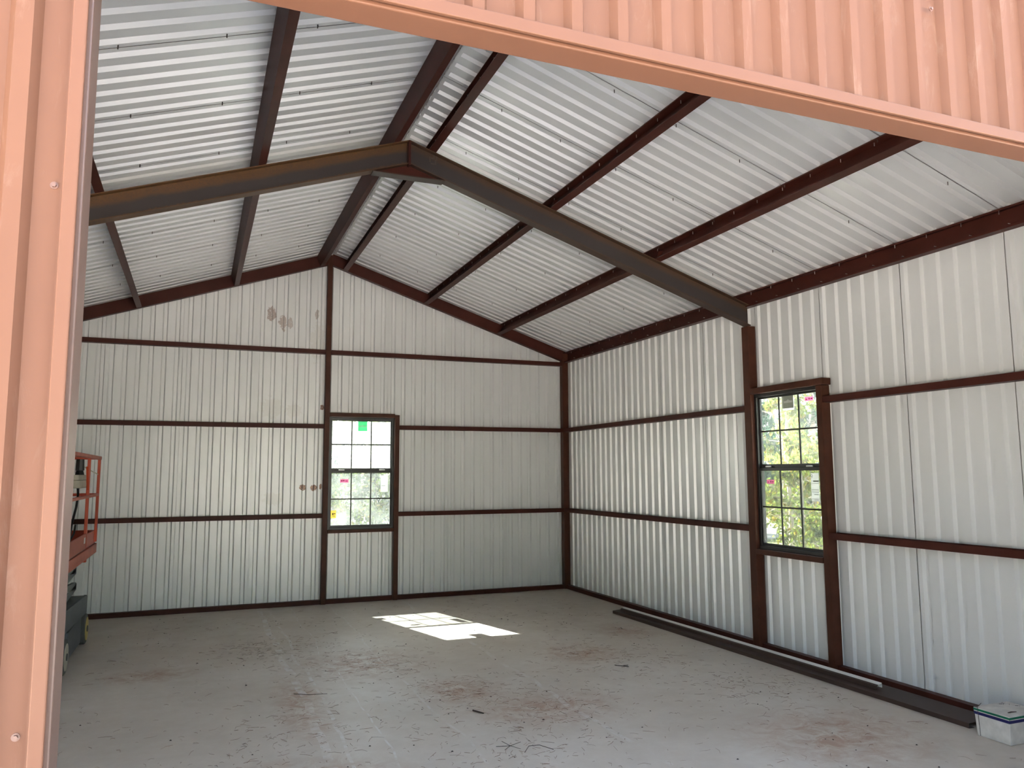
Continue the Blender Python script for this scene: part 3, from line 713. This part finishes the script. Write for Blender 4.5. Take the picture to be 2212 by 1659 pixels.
# platform
P0, P1 = -3.02, -1.70; EX = -0.80
G().box((L0+0.02, P0, 0.985), (L1-0.02, P1, 1.0)).build('deck', m_lift_arm, lf)
G().box((L0+0.05, P1-0.6, 0.965), (L1-0.05, EX, 0.98)).build('extension_deck', m_lift_arm, lf)
for x in (L1-0.02, L0):
    G().box((x, P0, 1.0), (x+0.018, P1, 1.15)).build('toe_board', m_lift_top, lf, bevel=0.003)
    G().box((x-0.005, P0, 0.88), (x+0.022, EX-0.01, 0.985)).build('side_beam', m_lift_top, lf, bevel=0.004)
    xe = x if x < -6.7 else x-0.02
    G().box((xe, P1+0.05, 0.985), (xe+0.015, EX, 1.13)).build('extension_toe_board', m_lift_or, lf, bevel=0.002)
    for y, z0_, z1_ in ((-0.835, 1.0, 1.93), (P1-0.04, 1.0, 1.93), (P0+0.03, 1.0, 1.93)):
        G().box((x-0.008, y-0.019, z0_), (x+0.022, y+0.019, z1_)).build('rail_post', m_lift_or, lf, bevel=0.005)
    G().box((x-0.010, P0, 1.925), (x+0.028, EX-0.012, 1.965)).build('top_rail', m_lift_top, lf, bevel=0.006)
    G().box((x-0.006, P0, 1.515), (x+0.022, EX-0.03, 1.545)).build('mid_rail', m_lift_top, lf, bevel=0.004)
    G().prism([(0, 0), (0.032, 0), (-0.10, 0.26), (-0.132, 0.26)], (x-0.004, P1-0.05, 1.58), (x+0.02, P1-0.05, 1.58), (0, 1, 0), (0, 0, 1)).build('brace_bar', m_lift_or, lf)
for y in (P0+0.01, EX-0.02):
    for z in (1.945, 1.53): G().box((L0+0.02, y-0.015, z-0.016), (L1-0.02, y+0.015, z+0.016)).build('end_rail', m_lift_or, lf, bevel=0.004)
G().box((L0+0.02, EX-0.02, 0.985), (L1-0.02, EX-0.005, 1.13)).build('end_toe_board', m_lift_or, lf)
G().box((L1-0.05, P1-0.045, 0.86), (L1+0.004, P1+0.03, 0.90)).build('bracket', m_lift_or, lf)
tag(G().box((L1-0.0025, P1-0.22, 1.06), (L1-0.0010, P1-0.17, 1.12)).build('decal', m_decal, lf), 'white decal'); tag(G().box((L1-0.0025, P1-0.16, 1.06), (L1-0.0010, P1-0.12, 1.12)).build('decal', m_decal, lf), 'white decal')
tag(G().box((L1+0.0022, -0.852, 1.15), (L1+0.0030, -0.818, 1.2)).build('decal', m_decalb, lf), 'blue and white decal')
cb = empty('control_box', (-6.45, -1.35, 1.6)); cb.parent = lf; cb.location = LOC[cb.name]-LOC[lf.name]
tag(cb, 'cream control box with black joystick')
G().box((-6.55, -1.66, 1.615), (-6.38, -0.98, 1.70)).build('case', m_cream, cb, bevel=0.01)
G().box((-6.55, -1.66, 1.70), (-6.40, -1.10, 1.755)).build('control_panel', m_cream, cb, bevel=0.006)
G().tube([(-6.45, -1.22, 1.74), (-6.45, -1.22, 1.80), (-6.45, -1.22, 1.805), (-6.45, -1.22, 1.925)], [0.05, 0.035, 0.045, 0.04], 10).build('joystick', m_plastic, cb)
G().tube([(-6.42, -1.55, 1.615), (-6.42, -1.50, 1.54), (-6.42, -1.58, 1.42), (-6.42, -1.85, 1.25), (-6.42, -2.0, 1.05)], 0.012, 8).build('cable', m_plastic, lf)
G().tube([(-6.42, -2.5, 1.10), (-6.42, -1.95, 1.09), (-6.40, -1.80, 1.16), (-6.40, -1.72, 1.24)], 0.010, 8).build('cable', m_plastic, lf)
G().tube([(-6.45, -1.2, 1.87), (-6.40, -0.99, 1.82), (-6.31, -0.86, 1.76)], 0.006, 6).build('cable', m_cream, lf)

# ------------------------------------------------------------------ litter on the floor
rnd = random.Random(3)
g = G()
CL = [(-3.75, -3.5, 0.7), (-3.2, -4.8, 0.5), (-4.5, -2.6, 0.6), (-2.6, -5.5, 0.7), (-1.5, -4.2, 0.7), (-3.3, -6.2, 0.7), (-4.6, -5.4, 0.8), (-0.9, -5.6, 0.6)]
def needle(g, x, y, L, a, r):
    b = a + rnd.uniform(-0.9, 0.9); h = 0.0025
    p0 = (x, y, h); p1 = (x+L*.5*math.cos(a), y+L*.5*math.sin(a), h+rnd.uniform(0.0, 0.006)); p2 = (p1[0]+L*.5*math.cos(b), p1[1]+L*.5*math.sin(b), h)
    g.tube([p0, p1, p2], [r, r, r*0.6], 3)
for i in range(2600):
    if rnd.random() < 0.62:
        cx, cy, cr = rnd.choice(CL); x, y = rnd.gauss(cx, cr*0.55), rnd.gauss(cy, cr*0.55)
    else: x, y = rnd.uniform(-6.1, -0.45), rnd.uniform(-8.9, -0.3)
    if not (-6.2 < x < -0.4 and -8.9 < y < -0.1): continue
    needle(g, x, y, rnd.choice((0.02, 0.03, 0.04, 0.06, 0.09)), rnd.uniform(0, 6.28), rnd.uniform(0.0005, 0.0012))
tag(g.build('pine_straw', m_straw, fix=False), 'dry brown pine needles and leaf bits scattered over the concrete floor', 'pine straw', kind='stuff')
g = G()
for i in range(260):
    x, y = rnd.uniform(-6.1, -0.5), rnd.uniform(-8.9, -0.3); r = rnd.uniform(0.003, 0.008); z = 0.002
    g.add([(x+r*math.cos(a)*rnd.uniform(.6, 1.6), y+r*math.sin(a), z) for a in (0, 1.3, 2.6, 3.9, 5.2)] + [(x, y, z+r*0.8)], [(0,1,5),(1,2,5),(2,3,5),(3,4,5),(4,0,5)])
tag(g.build('dirt_crumbs', m_twig, fix=False), 'small dark crumbs of dirt and bark on the concrete floor', 'dirt', kind='stuff')
def twig(pts, r, label):
    e = G()
    for p in pts: e.tube([(a, b, r+0.001) for a, b in p], [r, r, r*0.7][:len(p)] if len(p) < 4 else r, 5)
    return tag(e.build('twig', m_twig), label, 'twig')
twig([[(-3.290, -5.27), (-3.262, -5.33), (-3.240, -5.37)]], 0.006, 'short thick dark twig on the floor below the sun patch')
twig([[(-3.40, -6.05), (-3.31, -6.07), (-3.22, -6.03)], [(-3.33, -5.97), (-3.31, -6.07), (-3.27, -6.15)], [(-3.31, -6.07), (-3.37, -6.13)]], 0.0016, 'star shaped twig near the bottom middle of the floor')
twig([[(-3.27, -6.22), (-3.20, -6.12), (-3.13, -6.13), (-3.08, -6.24)]], 0.0018, 'bent thin twig beside the star shaped twig')
twig([[(-4.47, -4.29), (-4.36, -4.36), (-4.22, -4.39)]], 0.0022, 'long straight twig on the left part of the floor')
twig([[(-1.64, -4.46), (-1.60, -4.52), (-1.55, -4.56)], [(-1.60, -4.52), (-1.53, -4.51)]], 0.0032, 'forked dark twig on the right part of the floor') 

# ------------------------------------------------------------------ trees outside
def tree(name, base, h, spread, nleaf, lsize, mats, label, seed, trunk_r=0.06, low=0.15, lean=(0, 0), needles=False):
    r = random.Random(seed); e = empty(name, base); tag(e, label, 'tree', 'trees outside the windows'); b = Vector(base)
    tg = G(); pts = [b+Vector((lean[0]*t*h, lean[1]*t*h, t*h)) + Vector((r.gauss(0, .04)*h*.3*t, r.gauss(0, .04)*h*.3*t, 0)) for t in (0, .15, .3, .5, .7, .85, 1)]
    tg.tube(pts, [trunk_r*(1-.85*t) for t in (0, .15, .3, .5, .7, .85, 1)], 8); tg.build('trunk', m_bark, e, smooth=True)
    bg_ = G(); tips = []
    for i in range(int(16+h*4)):
        t = low + (1-low)*r.random(); k = t*6; j = min(5, int(k)); p = pts[j].lerp(pts[j+1], k-j) if j < 6 else pts[6]
        a = r.uniform(0, 6.28); L = spread*(1.15-t*0.75)*r.uniform(.5, 1.1)
        d = Vector((math.cos(a), math.sin(a), r.uniform(-.15, .65)))
        q1 = p + d*L*.5 + Vector((0, 0, r.uniform(-.1, .1))); q2 = q1 + d*L*.5 + Vector((r.gauss(0, .12), r.gauss(0, .12), r.gauss(0, .12)-(.15*L if needles else 0)))
        bg_.tube([p, q1, q2], [trunk_r*.28, trunk_r*.16, .004], 5); tips += [(q1, .35*L), (q2, .35*L), (q1.lerp(q2, .5), .35*L)]
        for _ in range(3):
            s_ = q1.lerp(q2, r.random()); d2 = (d+Vector((r.gauss(0, .6), r.gauss(0, .6), r.gauss(0, .4)))).normalized(); t2 = s_+d2*L*.35
            bg_.tube([s_, s_.lerp(t2, .5)+Vector((0, 0, .02)), t2], [.006, .005, .002], 4); tips.append((t2, .22*L))
    tag(bg_.build('branches', m_bark, e, fix=False), kind='stuff')
    lv = G()
    for i in range(nleaf):
        c, rr = r.choice(tips); p = c + Vector((r.gauss(0, .45), r.gauss(0, .45), r.gauss(0, .35)))*rr
        if p.z < 0.0: continue
        n = Vector((r.gauss(0, 1), r.gauss(0, 1), r.gauss(0, 1)+.6)).normalized(); t_ = n.cross(Vector((r.gauss(0, 1), r.gauss(0, 1), .3))).normalized(); s_ = n.cross(t_)
        L = lsize*r.uniform(.6, 1.3); W = L*(.16 if needles else .48)
        lv.add([p, p+t_*L*.45+s_*W*.5+n*.05*L, p+t_*L, p+t_*L*.45-s_*W*.5+n*.05*L], [(0, 1, 2, 3)], 1 if (len(mats) > 1 and r.random() < .22) else 0)
    tag(lv.build('foliage', mats, e, fix=False), kind='stuff')
    return e
GZ = -0.1
tree('young_tree', (2.3, -2.6, GZ), 2.2, 0.6, 3200, .07, [m_leaf, m_leaf_y], 'yellow green leafy young tree close outside the right wall window', 11, .025)
tree('young_tree', (4.1, -0.3, GZ), 4.2, 0.9, 5200, .09, [m_leaf, m_leaf_y], 'taller yellow green tree behind the young tree outside the right wall window', 12, .05)
tree('young_tree', (5.9, 1.9, GZ), 4.6, 0.8, 3600, .09, [m_leaf, m_leaf_y], 'slender pale trunked tree right of the others outside the right wall window', 13, .05)
tree('pine_tree', (8.9, 4.3, GZ), 7.0, 1.5, 12000, .26, [m_leaf_d], 'dark green pine tree farther off behind the right wall window', 14, .12, .02, needles=True)
tree('pine_tree', (13.6, 7.4, GZ), 7.5, 1.7, 12000, .28, [m_leaf_d], 'dark green pine tree at the right edge of the right window view', 15, .12, .02, needles=True)
tree('pine_tree', (9.2, 9.6, GZ), 8.5, 1.7, 12000, .32, [m_leaf_d], 'tall dark pine tree deepest behind the right wall window', 16, .14, .02, needles=True)
tree('pine_tree', (15.2, 13.2, GZ), 8.5, 1.9, 9000, .34, [m_leaf_d], 'dark pine tree farthest right beyond the other pines', 21, .14, .02, needles=True)
tree('bush', (-1.75, 5.5, GZ), 1.9, 0.9, 3600, .09, [m_leaf, m_leaf_y], 'green bush seen hazily low behind the back wall window', 17, .03, .02)
tree('bush', (-1.1, 9.0, GZ), 3.4, 1.6, 6000, .12, [m_leaf, m_leaf_d], 'larger green bush seen hazily behind the back wall window', 18, .04, .02)
tree('pine_tree', (0.4, 18.5, GZ), 8.0, 2.4, 10000, .32, [m_leaf_d], 'dark green pine tree far behind the back wall window', 19, .12, .02, needles=True)
tree('bush', (-2.0, 13.5, GZ), 3.2, 1.6, 5000, .13, [m_leaf, m_leaf_d], 'low green bush far behind the left of the back wall window', 20, .04, .02)
tree('bush', (1.2, 13.8, GZ), 3.6, 1.7, 6000, .13, [m_leaf_d, m_leaf], 'dark green bush far behind the right of the back wall window', 22, .04, .02)

# unseen treeline added in front of the building to cut the low sky light
wr_ = random.Random(5); lv = G()
for i in range(11000):
    a = math.radians(wr_.uniform(185, 355)); R_ = wr_.uniform(23, 30)
    top = 10.5 + 2.5*math.sin(a*9) + 1.5*math.sin(a*23)
    z = top*wr_.random()**0.85; p = Vector((-3.6+R_*math.cos(a), -9+R_*math.sin(a), z))
    n = Vector((wr_.gauss(0, 1), wr_.gauss(0, 1), wr_.gauss(0, .7))).normalized(); t_ = n.cross(Vector((wr_.gauss(0, 1), wr_.gauss(0, 1), .3))).normalized(); s_ = n.cross(t_)
    L = wr_.uniform(.6, 1.2); lv.add([p, p+t_*L*.5+s_*L*.3, p+t_*L, p+t_*L*.5-s_*L*.3], [(0, 1, 2, 3)], 1 if wr_.random() < .35 else 0)
tag(lv.build('added_treeline', [m_leaf_d, m_leaf], fix=False), 'unseen green treeline added in front of the building to block the low sky', 'added_treeline', kind='stuff')
